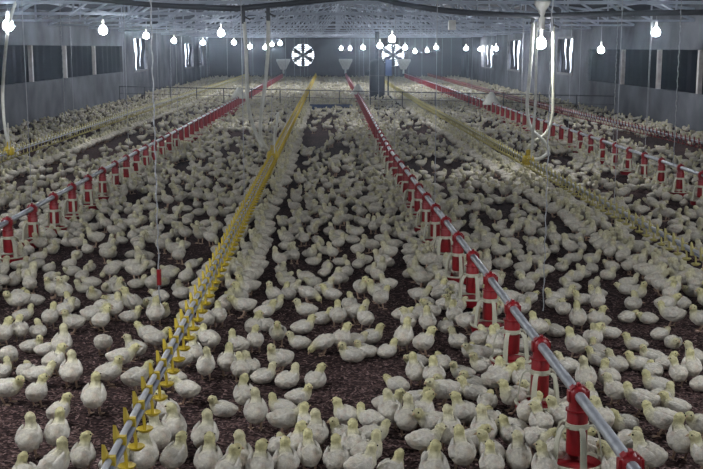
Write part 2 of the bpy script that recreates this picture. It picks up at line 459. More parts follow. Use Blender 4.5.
LG = feeder_line(FG, at_h(640, 150, .4).y, 'grey pipe feeder line with red pans nearest the right wall')
sensor_cone(LB, FB, at_h(238, 97, .4).y); sensor_cone(LD, FD, at_h(358, 93, .4).y); sensor_cone(LG, FG, 30.0)

def drinker_meshes(my, ycup):
    d = {}
    m = MB()                               # clip over both pipes with a fin above
    m.box((0, 0, -.012), (.046, .026, .058))
    m.add([(-.022, -.028, .015), (-.022, .028, .015), (-.026, 0, .062), (-.006, -.026, .015), (-.006, .026, .015), (-.014, 0, .060)],
          [(0, 2, 1), (3, 4, 5), (0, 3, 5, 2), (1, 2, 5, 4), (0, 1, 4, 3)])
    m.tube([(.014, 0, -.038), (.020, 0, -.065), (.022, 0, -.118)], .0075, 6)
    d['nipple'] = m.mesh('nipple', my)
    d['cup'] = MB().lathe([(.0, -.122), (.022, -.120), (.034, -.110), (.037, -.104), (.034, -.102), (.02, -.114), (.0, -.116)], 12, (.022, 0, 0)).mesh('drip_cup', ycup)
    return d
DM = drinker_meshes(M['yellow'], M['yellow'])
DP = drinker_meshes(M['paleyel'], M['paleyel'])
DR = drinker_meshes(M['dullred'], M['dullred'])
def drinker_line(fx, label, dm, near, n_parts, first, y0=2.2, y1=64.0, step=.21, reg=None, top='greypipe', flip=1):
    e = tag(empty('drinker_line', (fx(30), 30, 0)), label, 'drinker line', 'nipple drinker lines')
    base = Vector(e.location)
    pl = [p - base for p in polyline(fx, DRINK_H, y0, y1)]
    MB().tube(pl, .0135, 8).build('support_pipe', M[top], e)
    MB().tube([p + Vector((flip * .012, 0, -.027)) for p in pl], .0125, 8).build('water_pipe', M['bluepipe'], e)
    ys = np.arange(first, y1, step)
    src = None; rest = MB(); nv = [tuple(v.co) for v in dm['nipple'].vertices]; nf = [tuple(p.vertices) for p in dm['nipple'].polygons]
    cv = [tuple(v.co) for v in dm['cup'].vertices]; cf = [tuple(p.vertices) for p in dm['cup'].polygons]
    for k, y in enumerate(ys):
        loc = Vector((fx(y), y, DRINK_H)) - base
        if k < n_parts:
            p = link('nipple', dm['nipple'], e, loc, (0, 0, 0 if flip > 0 else math.pi)); link('drip_cup', dm['cup'], p)
        else:
            for vv, ff in ((nv, nf), (cv, cf)): rest.add([(flip * a + loc.x, flip * b + loc.y, c + loc.z) for a, b, c in vv], ff)
    if rest.v: tag(rest.build('far_nipples', dm['nipple'].materials[0], e), kind='stuff')
    if reg:                                # pressure regulator
        c = Vector((fx(reg), reg, DRINK_H)) - base
        r_ = MB().lathe([(.0, -.06), (.07, -.06), (.085, -.03), (.085, .03), (.06, .06), (.03, .07), (.03, .14), (.0, .14)], 14, c)
        r_.box((c.x, c.y - .1, c.z), (.07, .12, .07))
        rg = r_.build('pressure_regulator', M['yellow'], e)
        MB().tube([(c.x + .03, c.y - .08, c.z + .02), (c.x + .03, c.y - .08, c.z + .42)], .011, 6).build('sight_tube', M['white'], rg)
    return e
REGC, REGE, REGA = at_h(264, 155, .4).y, at_h(528, 160, .4).y, at_h(6, 151, .4).y
d0 = at_h(113, 450, .44).y
QA = drinker_line(DA, 'pale yellow nipple drinker line along the left wall', DP, 14, 120, 14.0, y0=13.6, reg=REGA, top='cream')
QC = drinker_line(DC, 'bright yellow nipple drinker line running from the lower left corner', DM, 3, 200, d0, reg=REGC)
QE = drinker_line(DE, 'yellow nipple drinker line with a hose loop, right of the big feeder line', DP, 7, 160, 6.9, reg=REGE)
QG = drinker_line(DG, 'thin pale drinker line closest to the right wall', DR, 15, 100, 15.2, y0=14.5, top='greypipe')

# suspension cords from the trusses to the lines
def cord(x, y, z0, label, r=.0035, z1=2.50):
    o = MB().tube([(x, y, z0), (x, y, z1)], r, 5).build('suspension_cord', M['wire'])
    tag(o, label, 'cord', 'suspension cords')
CN = {'left wall drinker line': DA, 'left red feeder line': FB, 'middle yellow drinker line': DC, 'large middle feeder line': FD, 'right yellow drinker line': DE, 'right red feeder line': FG, 'right wall drinker line': DG}
for nm, fx in CN.items():
    k = 0
    for y in [10.2] + TRY[:6]:
        p, _ = project([(fx(y), y, .42)])
        if -5 < p[0][0] < 708 and p[0][1] < 470 and True:
            cord(fx(y), y, .425, 'thin cord holding up the %s, %s along it' % (nm, ORD[k] if k else 'nearest')); k += 1

# ------------------------------------------------------------------ overhead supply pipe, valves and hoses
PY = 15.2
pp = [at_y(x, y, PY) for x, y in ((-60, -6), (40, -4), (110, 1), (160, 5), (220, 8), (245, 8), (270, 5), (330, 0), (365, -3), (397, 3), (440, 10), (490, 14), (540, 16), (600, 14), (660, 13), (720, 12), (800, 10))]
pts = catmull(pp, 60); pts[0][0] = XL + .02
tag(MB().tube(pts, .042, 10).build('supply_pipe', M['black']), 'black sagging water supply pipe slung across the house', 'pipe')
def hose(pix, r, label, mname='white', Ys=None, sub=26):
    P = [at_y(x, y, Y) for x, y, Y in pix]
    tag(MB().tube(catmull(P, sub), r, 8).build('water_hose', M[mname]), label, 'hose', 'white water hoses')
yc, ye, ya = REGC, REGE, REGA
hose([(244, 22, PY), (246, 50, PY), (247, 80, 15.2), (248, 105, 15.2), (254, 128, yc + .02), (262, 147, yc)], .026, 'white hose bowing left down to the middle yellow drinker line')
hose([(268, 20, PY), (268, 50, PY), (265, 85, 15.2), (261, 115, 15.2), (261, 138, yc + .02), (268, 150, yc + .1)], .026, 'straighter white hose hanging down to the middle yellow drinker line')
hose([(278, 112, 15.4), (276, 130, 15.4), (273, 152, yc + .5)], .018, 'short white tube standing on the middle yellow drinker line')
hose([(533, 22, PY), (530, 70, 15), (527, 105, 14.9), (531, 128, 14.8), (541, 138, 14.7), (549, 150, 14.6), (541, 158, 14.55), (531, 160, ye)], .024, 'white hose on the left of the loop above the right drinker line')
hose([(536, 22, PY - .1), (536, 70, 14.9), (535, 110, 14.7), (533, 130, 14.6), (532, 152, ye - .05)], .018, 'straight thin white hose in the middle of the hose loop')
hose([(553, 24, PY + .1), (553, 80, 15.2), (552, 118, 15.0), (545, 134, 14.9), (530, 145, 14.7), (524, 160, ye + .1)], .022, 'cream hose on the right of the hose loop above the right drinker line', 'cream')
hose([(16, 1, PY), (8, 30, PY), (3, 85, ya + .1), (4, 120, ya), (8, 146, ya)], .024, 'white hose reaching down to the left wall drinker line')
for x, y, l in ((243, 9, 'left black valve under the supply pipe by the middle hoses'), (268, 6, 'right black valve under the supply pipe by the middle hoses'), (533, 17, 'black valve under the supply pipe beside the brightest lamp'), (552, 17, 'black valve under the supply pipe at the cream hose')):
    p = at_y(x, y, PY); e = tag(empty('hose_valve', p), l, 'valve', 'valves on the supply pipe')
    MB().tube([(0, 0, -.02), (0, 0, -.20)], .028, 8).build('valve_body', M['black'], e)
    MB().box((.03, 0, -.11), (.16, .02, .025), Matrix.Rotation(R(25), 3, 'Y')).build('lever', M['black'], e)

# knotted ropes hanging free
def rope(px, py, label, h=.12, r=.0048, tagpx=None, mname='rope', y=None):
    b = at_h(px, py, h); n = 150; zt = WH + (RIDGE - WH) * (1 - abs(2 * (b.x - XL) / (XR - XL) - 1))
    P = [(b.x + .004 * math.sin(i * .9), b.y + .004 * math.cos(i * .9), h + (zt - h) * i / n) for i in range(n + 1)]
    rad = [r * (1.25 if i % 3 == 0 else .75) for i in range(n + 1)]
    e = tag(empty('hanging_rope', b), label, 'rope')
    MB().tube([Vector(p) - b for p in P], rad, 6).build('rope', M[mname], e)
    if tagpx is not None:
        MB().tube([(0, 0, tagpx - .055), (0, 0, tagpx + .055)], .016, 8).build('red_tag', M['red'], e)
rope(160, 308, 'knotted white rope with a red tag hanging left of the yellow drinker line', tagpx=.22)
rope(543, 311, 'thin white rope hanging right of the large feeder line', r=.0045)
for px, py, l in ((65, 118, 'pale cord hanging before the left wall curtain strip'), (673, 168, 'pale cord hanging before the right wall curtain strip'), (613, 140, 'pale cord hanging by the right lamp'), (172, 110, 'pale cord hanging by the left slit window')):
    rope(px, py, l, h=.42, r=.006, mname='rope')

# ------------------------------------------------------------------ lamps
LAMPS = [(8, 24, 15.5), (103, 29, 22), (146, 35, 28), (174, 40, 34), (203, 42, 41), (221, 32, 27), (234, 42, 38), (250, 46, 46), (265, 47, 52), (272, 44, 48), (280, 43, 43),
         (341, 48, 56), (350, 48, 50), (363, 47, 45), (380, 45, 30), (392, 38, 24), (405, 47, 38), (415, 51, 52), (427, 50, 50), (436, 47, 46), (466, 48, 44), (480, 49, 60), (496, 48, 38), (541, 42, 15), (601, 49, 25), (656, 31, 18)]
lsock = MB().lathe([(.0, .17), (.022, .17), (.024, .08), (.030, .05), (.0, .05)], 10).mesh('socket', M['white'])
lbulb = MB().lathe([(.0, .062), (.030, .055), (.056, .03), (.074, -.01), (.072, -.05), (.048, -.085), (.0, -.098)], 12).mesh('bulb', M['bulb'])
def lamp(x, y, z, label, cap=False):
    e = tag(empty('hanging_lamp', (x, y, z)), label, 'lamp', 'hanging bulbs')
    link('socket', lsock, e); link('bulb', lbulb, e)
    MB().tube([(0, 0, .16), (0, 0, 2.50 - z)], .005, 5).build('lamp_cord', M['wire'], e)
    if cap:
        MB().lathe([(.0, .56), (.12, .56), (.12, .53), (.05, .42), (.045, .20), (.06, .17), (.0, .17)], 14).build('lamp_cap', M['white'], e)
pos = []
TALL = [-4.8, .2, 5.2, 10.2] + TRY
for x, y, Y in LAMPS:
    p = at_y(x, y, min(TALL, key=lambda q: abs(q - Y))); pos.append((p.x, p.y, min(p.z, 2.30), x))
side = lambda px: 'left' if px < 285 else ('middle' if px < 420 else 'right')
cnt = {}
for (x, y, z, px) in sorted(pos, key=lambda q: q[1]):
    s_ = side(px); cnt[s_] = cnt.get(s_, 0) + 1
    if px == 541: lamp(x, y, z, 'brightest hanging bulb with a white cone cap above the hose loop', True)
    else: lamp(x, y, z, 'glowing bare bulb hanging in the %s part of the house, %s nearest' % (s_, ['very'] [0] if cnt[s_] == 1 else ORD[cnt[s_] - 1]))
for i, (x, y) in enumerate([(-4.7, 9.5), (-4.7, 5), (-1.6, 5.2), (.9, .2), (2.8, 5), (5.9, 5), (-2.4, .2), (4.0, .2), (5.9, 10), (-3.4, 5)]):  # rows carried on out of view, with extra bulbs added to brighten the foreground
    lamp(x, min(TALL, key=lambda q: abs(q - y)), 2.30, 'unseen bare bulb added overhead near the camera, %s of its kind' % (['first'] + ORD[1:])[i])
p = at_y(452, 25, 25.2); e = tag(empty('junction_box', p), 'small white junction box hanging under the trusses', 'box')
MB().box((0, 0, 0), (.16, .12, .22)).build('box_body', M['white'], e); MB().tube([(0, 0, .10), (0, 0, 2.50 - p.z)], .012, 6).build('conduit', M['wire'], e)

# ------------------------------------------------------------------ fence, blue board, heater
fa, fb = Vector((XL + .15, 39.2, 0)), Vector((XR - .25, 31.0, 0))
e = tag(empty('low_fence', (fa + fb) / 2), 'low dark rail fence crossing the house', 'fence'); mid = (fa + fb) / 2
for z in (.54, .30, .06):
    MB().tube([fa - mid + Vector((0, 0, z)), fb - mid + Vector((0, 0, z))], .016 if z > .5 else .009, 6).build('rail', M['fence'], e)
n = 17
pm = MB().tube([(0, 0, 0), (0, 0, .56)], .017, 6).mesh('post', M['fence'])
for i in range(n): link('post', pm, e, loc=fa + (fb - fa) * i / (n - 1) - mid)
b0, b1 = at_h(310, 110, 0), at_h(352, 110, 0)
e = tag(empty('feed_tray', (b0 + b1) / 2), 'long blue plastic tray on the litter before the fence', 'tray')
w = (b1 - b0).length / 2
t_ = MB(); t_.box((0, 0, .02), (2 * w, .30, .03)); e2 = t_.build('tray_base', M['blue'], e)
for yy in (-.15, .15): MB().box((0, yy, .09), (2 * w, .02, .16)).build('tray_side', M['blue'], e)
for xx in (-w, w): MB().box((xx, 0, .09), (.02, .32, .16)).build('tray_end', M['blue'], e)
hp = at_h(377, 99, 0)
e = tag(empty('space_heater', hp), 'tall dark metal heater with a blue burner box beyond the fence', 'heater')
MB().box((.28, 0, .05), (1.35, .8, .10)).build('base_plate', M['darkmetal'], e)
hb = MB().lathe([(.0, .10), (.29, .10), (.29, .85), (.31, .88), (.31, 1.30), (.26, 1.42), (.10, 1.50), (.0, 1.50)], 20).build('heater_drum', M['darkmetal'], e)
MB().lathe([(.295, .86), (.325, .86), (.325, .90), (.295, .90)], 20, closed=True).build('drum_band', M['fence'], hb)
MB().tube([(-.28, 0, 1.0), (-.46, 0, 1.0)], .12, 12).build('side_duct', M['darkmetal'], e)
MB().tube([(0, 0, 1.45), (0, 0, 2.6)], .08, 12).build('flue_pipe', M['darkmetal'], e)
MB().box((.42, 0, 1.17), (.24, .34, .60)).build('burner_box', M['blue'], e)
MB().tube([(.42, 0, .10), (.42, 0, .88)], .03, 8).build('burner_stand', M['darkmetal'], e)

# ------------------------------------------------------------------ chicks
# control rings from tail to crown: x, z, half width, half height
POSES = {
 'stand': dict(c=[(-.092, .112, .008, .006), (-.082, .111, .028, .020), (-.058, .104, .045, .042), (-.024, .097, .055, .055), (.010, .098, .056, .056), (.036, .112, .046, .047), (.050, .134, .031, .033), (.056, .150, .0245, .027), (.060, .164, .0245, .028), (.066, .178, .0245, .029), (.068, .190, .018, .022), (.067, .199, .004, .005)], legs=True, hx=.068, hz=.178),
 'upright': dict(c=[(-.080, .090, .008, .006), (-.072, .092, .028, .020), (-.052, .092, .046, .042), (-.022, .094, .056, .054), (.008, .104, .056, .054), (.028, .126, .043, .044), (.036, .148, .029, .031), (.040, .164, .0242, .027), (.043, .178, .0245, .028), (.047, .192, .0245, .029), (.049, .204, .018, .022), (.048, .213, .004, .005)], legs=True, hx=.049, hz=.192),
 'walk': dict(c=[(-.104, .116, .007, .006), (-.092, .115, .026, .019), (-.066, .106, .043, .040), (-.030, .099, .054, .053), (.008, .098, .055, .055), (.040, .107, .045, .046), (.062, .122, .031, .033), (.076, .136, .025, .027), (.086, .147, .0245, .027), (.095, .158, .0245, .029), (.098, .170, .018, .022), (.098, .179, .004, .005)], legs=True, hx=.097, hz=.158),
 'lie': dict(c=[(-.100, .060, .008, .006), (-.088, .060, .028, .019), (-.062, .056, .049, .040), (-.026, .053, .062, .050), (.010, .054, .062, .051), (.038, .064, .049, .046), (.055, .084, .033, .035), (.062, .101, .026, .028), (.067, .115, .025, .028), (.074, .129, .0245, .029), (.076, .141, .018, .022), (.075, .150, .004, .005)], legs=False, hx=.076, hz=.129),
 'rest': dict(c=[(-.098, .056, .008, .006), (-.086, .058, .029, .021), (-.060, .056, .050, .042), (-.024, .055, .063, .053), (.012, .056, .063, .053), (.040, .061, .050, .046), (.060, .070, .033, .035), (.071, .078, .0265, .029), (.079, .086, .025, .028), (.086, .094, .0245, .028), (.089, .105, .018, .022), (.088, .113, .004, .005)], legs=False, hx=.088, hz=.094),
 'peck': dict(c=[(-.086, .146, .007, .006), (-.078, .140, .026, .019), (-.058, .126, .045, .041), (-.028, .108, .055, .054), (.006, .098, .056, .054), (.036, .090, .046, .046), (.060, .078, .032, .033), (.074, .066, .025, .027), (.084, .055, .0245, .026), (.094, .046, .023, .025), (.103, .038, .016, .018), (.108, .033, .004, .005)], legs=True, hx=.094, hz=.046),
}
SIZE = {'stand': .92, 'upright': .97, 'walk': .93, 'lie': .84, 'rest': .82, 'peck': .92}
WHITE = np.array((.63, .60, .53)); YEL = np.array((.64, .60, .33)); LEG = np.array((.50, .36, .27))
def chick_geometry(pose, yaw, nr, ns, detail, seed, yellow=1.0):
    r_ = np.random.default_rng(seed); P = POSES[pose]
    c = catmull(P['c'], nr); nr = len(c)
    t = np.gradient(c[:, :2], axis=0); t /= np.linalg.norm(t, axis=1)[:, None] + 1e-9
    # neck pivot
    npv = np.array(P['c'][6][:2]); u = np.linspace(0, 11, nr)
    V = []; K = []
    cy, sy = math.cos(yaw), math.sin(yaw)
    for i in range(nr):
        x, z, w, h = c[i]; tx, tz = t[i]
        nx, nz = -tz, tx
        for j in range(ns):
            q = 2 * math.pi * j / ns
            k = 1 + r_.normal() * (.05 if detail else .05)
            lat, nor = w * math.cos(q) * k, h * math.sin(q) * k
            p = np.array([x + nx * nor, lat, z + nz * nor])
            b = min(max((u[i] - 5.6) / 2.0, 0), 1)     # head turn
            if b > 0 and yaw:
                a = yaw * b; dx, dy = p[0] - npv[0], p[1]
                p[0], p[1] = npv[0] + dx * math.cos(a) - dy * math.sin(a), dx * math.sin(a) + dy * math.cos(a)
            V.append(p)
            hy = min(max((u[i] - 4.3) / 3.4, 0), 1) * yellow
            col = WHITE * (1 - hy) + YEL * hy
            if not hy: col = col * (1 + .05 * r_.normal()) * np.array((1, .985, .96 + .03 * r_.normal()))
            K.append(col)
    Fs = [(i * ns + j, i * ns + (j + 1) % ns, (i + 1) * ns + (j + 1) % ns, (i + 1) * ns + j) for i in range(nr - 1) for j in range(ns)]
    Fs += [tuple(range(ns))[::-1], tuple(range((nr - 1) * ns, nr * ns))]
    Vn = np.array(V)
    Vn[:, 2] = np.maximum(Vn[:, 2], .004)
    def extra(v, f, col):
        nonlocal Vn, K, Fs
        o_ = len(Vn); Vn = np.vstack([Vn, np.array(v)]); K += [col] * len(v); Fs += [tuple(a + o_ for a in q) for q in f]
    if detail:                              # folded wings
        b0, b1 = np.array(P['c'][5]), np.array(P['c'][1])
        for s_ in (-1, 1):
            n1, n2 = 8, 8; v = []; f = []
            for i in range(n1 + 1):
                a = i / n1
                cx = b0[0] * (1 - a) + (b1[0] + .018) * a; wz = np.interp(cx, [q[0] for q in P['c'][:6]], [q[1] for q in P['c'][:6]]) + .012 - .006 * a
                wy = np.interp(cx, [q[0] for q in P['c'][:6]], [q[2] for q in P['c'][:6]])
                hh = .034 * math.sin(math.pi * min(1, .15 + a * .85) ** .8) + .002; th = .011 * math.sin(math.pi * (.12 + .83 * a)) + .001
                for j in range(n2):
                    q = 2 * math.pi * j / n2
                    v.append((cx, s_ * (wy * .90 + th * math.cos(q) * 1.3 - .18 * max(0, math.sin(q)) * hh), wz + hh * math.sin(q)))
            f = [(i * n2 + j, i * n2 + (j + 1) % n2, (i + 1) * n2 + (j + 1) % n2, (i + 1) * n2 + j) for i in range(n1) for j in range(n2)]
            if s_ < 0: f = [q[::-1] for q in f]
            extra(v, f, WHITE * np.array((1.04, 1.04, 1.05)))
    if P['legs']:
        for s_ in (-1, 1):
            kx, ky = .002 + .012 * s_ * (1 if pose == 'walk' else .3), s_ * .028
            if detail:
                m_ = MB(); m_.tube([(kx - .012, ky, .075), (kx - .018, ky, .045), (kx, ky, .006)], [.017, .007, .0055], 6)
                for ta in (-.5, 0, .5): m_.tube([(kx - .004, ky, .007), (kx + .034 * math.cos(ta), ky + .034 * math.sin(ta), .003)], [.005, .0025], 4)
                m_.tube([(kx, ky, .007), (kx - .018, ky, .003)], [.004, .002], 4)
                extra(m_.v, m_.f, LEG)
            elif ns > 6:
                m_ = MB(); m_.tube([(kx - .012, ky, .07), (kx, ky, .002)], [.010, .006], 4); m_.box((kx + .012, ky, .004), (.04, .03, .006))
                extra(m_.v, m_.f, LEG)
    return Vn, Fs, np.array(K)
def head_frame(pose, yaw):
    P = POSES[pose]; npx = P['c'][6][0]
    dx = P['hx'] - npx
    return Vector((npx + dx * math.cos(yaw), dx * math.sin(yaw), P['hz']))
def colour_attr(me, K):
    a = me.color_attributes.new('Col', 'FLOAT_COLOR', 'POINT')
    a.data.foreach_set('color', np.hstack([K, np.ones((len(K), 1))]).astype(np.float32).ravel())
VAR = {}
for pi, pose in enumerate(POSES):
    for yi, yaw in enumerate((0, .9, -.9, .35) if pose != 'peck' else (0, .3, -.3)):
        v, f, k = chick_geometry(pose, yaw, 30, 16, True, 10 * pi + yi, (1, .85, 1, .7)[yi])
        me = bpy.data.meshes.new('chick'); me.from_pydata([tuple(p) for p in v], [], f); me.update()
        me.polygons.foreach_set('use_smooth', [True] * len(me.polygons)); me.materials.append(M['feather']); colour_attr(me, k)
        VAR.setdefault(pose, []).append((me, yaw))
beakm = MB().tube([(.019, 0, -.001), (.028, 0, -.003), (.040, 0, -.009)], [.0085, .0065, .0008], 6).mesh('beak', M['beak'])
eyem = MB().lathe([(.0, .0042), (.003, .003), (.0044, 0), (.003, -.003), (.0, -.0042)], 8).mesh('eye', M['eye'])

# hand-placed foreground: pixel of the feet, facing (0 right, 90 away, 180 left, 270 to the camera), pose
U, S, W, L, K, Pk = 'upright', 'stand', 'walk', 'lie', 'rest', 'peck'
HAND = [
 (31,458,92,U),(58,452,85,U),(60,427,60,S),(95,415,88,U),(84,474,88,U),(38,407,75,S),(8,404,5,W),(25,484,120,L),(56,486,40,U),
 (206,456,80,U),(160,456,115,U),(172,449,100,U),(168,429,125,S),(187,404,150,W),(224,417,172,L),(162,476,50,U),(148,477,95,U),(210,483,90,U),(237,488,60,U),(145,420,60,S),(127,480,40,S),
 (256,430,92,U),(282,416,168,L),(244,412,105,S),(299,404,5,L),(283,457,75,K),(288,437,10,W),(289,480,95,U),(296,463,85,S),(310,474,100,U),(321,452,85,U),(307,442,120,S),(335,478,92,U),(347,431,150,S),(371,435,142,W),(341,452,150,S),(354,463,95,U),(357,482,30,S),(241,484,90,U),(252,487,90,U),
 (388,412,352,L),(417,407,335,L),(443,406,200,W),(473,430,140,S),(391,431,95,S),(407,436,80,U),(422,429,60,S),(431,440,172,W),(427,460,12,W),(453,452,90,U),(441,468,90,K),(460,471,100,U),(470,456,30,W),(369,452,5,W),(365,474,30,S),(391,480,50,L),(434,492,80,U),(482,473,120,S),
 (483,429,90,K),(487,452,92,U),(490,482,90,S),(504,452,130,S),(519,478,88,U),(521,433,185,K),(516,414,200,S),(497,411,70,K),(537,415,150,W),(554,421,40,W),(537,457,300,W),(559,483,92,U),(574,459,335,W),(599,474,165,S),
 (588,405,60,L),(614,405,120,S),(622,433,205,L),(602,436,100,S),(640,416,150,W),(672,413,160,L),(661,436,160,W),(679,460,92,U),(629,450,30,K),(648,474,135,S),(702,441,172,W),(704,474,120,S),(604,484,100,S),(663,408,10,L),
 (24,321,20,L),(20,342,115,S),(6,346,75,S),(37,338,95,L),(51,329,80,S),(74,334,185,S),(95,327,5,W),(102,332,60,S),(104,356,90,Pk),(33,353,5,L),(46,356,15,L),(63,360,85,U),(10,369,80,Pk),(2,379,60,L),(72,388,92,U),(110,387,30,S),(40,389,15,W),(55,376,60,S),(27,379,90,K),(118,321,60,S),
 (127,322,5,L),(156,326,95,U),(148,346,150,W),(136,361,160,S),(122,371,20,W),(193,367,105,U),(209,353,135,W),(207,331,120,W),(217,328,100,S),(227,315,60,S),(208,380,80,U),(234,379,88,S),(137,393,45,W),(157,351,30,W),(197,346,140,W),(175,392,150,S),(180,372,160,W),(186,340,150,S),
 (266,331,120,K),(254,339,65,S),(251,354,100,S),(278,346,270,S),(303,334,18,L),(299,349,178,L),(322,325,10,L),(306,316,175,L),(338,328,92,S),(356,324,10,W),(324,355,192,Pk),(342,352,60,S),(353,362,172,L),(359,347,30,K),(280,373,200,S),(288,388,45,L),(316,388,70,L),(257,383,25,L),(249,374,110,L),(241,381,90,S),(243,356,150,S),
 (365,330,120,W),(404,320,20,K),(418,319,90,K),(427,334,92,U),(443,333,80,K),(454,327,100,S),(468,334,5,S),(411,333,110,S),(404,352,62,U),(424,356,40,S),(457,348,115,L),(370,358,178,L),(382,358,40,L),(367,345,20,L),(416,368,175,K),(441,370,100,K),(462,380,172,L),(417,387,105,U),(432,391,90,S),(397,393,140,K),(474,356,80,K),(479,367,178,W),(470,398,160,L),(453,398,150,L),
 (488,346,20,L),(495,360,150,L),(487,373,175,L),(509,379,100,L),(523,378,30,L),(499,391,20,W),(483,393,160,L),(523,352,20,L),(539,339,120,S),(553,337,150,L),(575,359,118,S),(567,373,145,L),(580,331,90,U),(595,329,30,S),(597,357,120,L),(592,343,60,L),(585,394,92,U),
 (598,327,150,L),(630,323,20,K),(645,324,150,K),(671,327,150,W),(700,331,170,S),(609,339,175,L),(635,351,165,L),(660,340,20,K),(673,349,265,K),(594,351,60,S),(602,367,150,L),(615,370,120,L),(651,363,170,L),(636,371,172,L),(665,370,15,L),(694,371,115,S),(680,386,95,S),(688,383,85,U),(656,393,170,L),(608,393,110,S),(701,391,20,L),(652,377,100,K),
 (540,437,100,S),(527,430,55,W),(556,434,125,S),(504,386,70,S),(521,388,115,W),(513,393,95,S),(481,354,60,W),(492,357,100,S),(502,352,130,W),(590,470,150,W),(566,470,60,S),
]
pts = []; face = []; pose_l = []
for x, y, a, p in HAND:
    g = at_h(x, y, 0); pts.append((g.x, g.y)); face.append(R(a)); pose_l.append(p)
n_hand = len(pts)
pts = np.array(pts); face = np.array(face)
PB = np.array(PANS)
for it in range(20):                        # nudge apart the ones that stand too close
    d = pts[:, None] - pts[None]; q = np.hypot(d[..., 0], d[..., 1]) + np.eye(n_hand)
    mn = .135; push = np.where(q < mn, (mn - q) / 2, 0)
    pts = pts + (d / q[..., None] * push[..., None]).sum(1) * .6
    e_ = pts[:, None] - PB[None]; q = np.hypot(e_[..., 0], e_[..., 1]) + 1e-6
    push = np.where(q < .165, .165 - q, 0)
    pts = pts + (e_ / q[..., None] * push[..., None]).sum(1) * .7

# the crowd beyond: bare litter patches seen in the photo (pixel ellipses), packed elsewhere
BARE = [(272, 195, 9, 36), (258, 250, 9, 30), (355, 242, 13, 8), (432, 164, 34, 8), (440, 180, 12, 6), (312, 132, 26, 16), (431, 126, 34, 9), (340, 150, 14, 7), (640, 256, 19, 17), (600, 238, 22, 8), (690, 268, 14, 10), (560, 214, 14, 6),
        (543, 294, 11, 15), (137, 197, 11, 8), (160, 258, 14, 10), (200, 248, 17, 10), (138, 292, 18, 8), (52, 258, 9, 8), (96, 298, 12, 6), (70, 150, 60, 8), (110, 138, 60, 7), (10, 176, 20, 8), (52, 163, 14, 6), (150, 125, 40, 6), (212, 113, 26, 7),
        (616, 136, 22, 6), (690, 150, 26, 7), (660, 141, 30, 6), (616, 176, 15, 8), (580, 126, 24, 5), (505, 152, 22, 6), (560, 160, 20, 6), (480, 124, 24, 5), (300, 165, 12, 6), (240, 135, 14, 5), (680, 205, 18, 8), (28, 236, 7, 5), (230, 150, 12, 6), (180, 168, 14, 6),
        (505, 205, 10, 5), (455, 140, 20, 5), (640, 192, 12, 6), (300, 268, 10, 7), (254, 300, 18, 9), (270, 325, 12, 9), (395, 262, 5, 8), (330, 117, 16, 4), (385, 108, 12, 3), (170, 300, 12, 8), (690, 310, 10, 10), (85, 128, 10, 4)]
BA = np.array(BARE, float)
LINES = [(DA, .0), (DC, .0), (DE, .0), (DG, .0), (FB, .1), (FD, .1), (FG, .1)]
cell = .14; grid = {}
def near_ok(x, y, r):
    cx, cy = int(math.floor(x / cell)), int(math.floor(y / cell)); k = int(math.ceil(r / cell))
    for i in range(cx - k, cx + k + 1):
        for j in range(cy - k, cy + k + 1):
            for (a, b) in grid.get((i, j), ()):
                if (a - x) ** 2 + (b - y) ** 2 < r * r: return False
    return True
def put(x, y): grid.setdefault((int(math.floor(x / cell)), int(math.floor(y / cell))), []).append((x, y))
for x, y in pts: put(x, y)
ymax_hand = at_h(350, 318, 0).y
hp2, fpos = np.array([hp.x, hp.y]), fa
cand_n = 90000
cx_ = rng.uniform(XL + .25, XR - .25, cand_n); cy_ = rng.uniform(ymax_hand, YE - .6, cand_n)
near = rng.uniform(size=26000); cx2 = rng.uniform(-4.5, 6.0, 26000); cy2 = ymax_hand + 14 * near
cx_ = np.concatenate([cx2, cx_]); cy_ = np.concatenate([cy2, cy_])
pp, zz = project(np.stack([cx_, cy_, np.full(len(cx_), .06)], 1))
vis = (pp[:, 0] > -420) & (pp[:, 0] < 1120) & (pp[:, 1] < 330)
cx_, cy_, pp = cx_[vis], cy_[vis], pp[vis]
dd = np.min(((pp[:, None, 0] - BA[None, :, 0]) / BA[None, :, 2]) ** 2 + ((pp[:, None, 1] - BA[None, :, 1]) / BA[None, :, 3]) ** 2, axis=1)
noise = np.sin(cx_ * 2.1 + 1.3 * np.sin(cy_ * .9)) * np.sin(cy_ * 1.35 + 1.7 * np.sin(cx_ * 1.1 + 2)) + .5 * np.sin(cx_ * 5.3 + cy_ * 3.1)
crowd = []; PA = np.array(PANS)
for fx, ya_, yb_ in ((DA, 14.0, 45.0), (DC, ymax_hand, 45.0), (DE, ymax_hand, 45.0)):   # drinking chicks lined up on both sides
    for sd in (-1, 1):
        y = ya_
        while y < yb_:
            y += rng.uniform(.10, .17); x = fx(y) + sd * rng.uniform(.07, .20)
            if rng.uniform() < .8 and near_ok(x, y, .10):
                put(x, y); crowd.append((x, y, (0 if sd < 0 else math.pi) + rng.normal() * .4, rng.choice([S, U, W])))
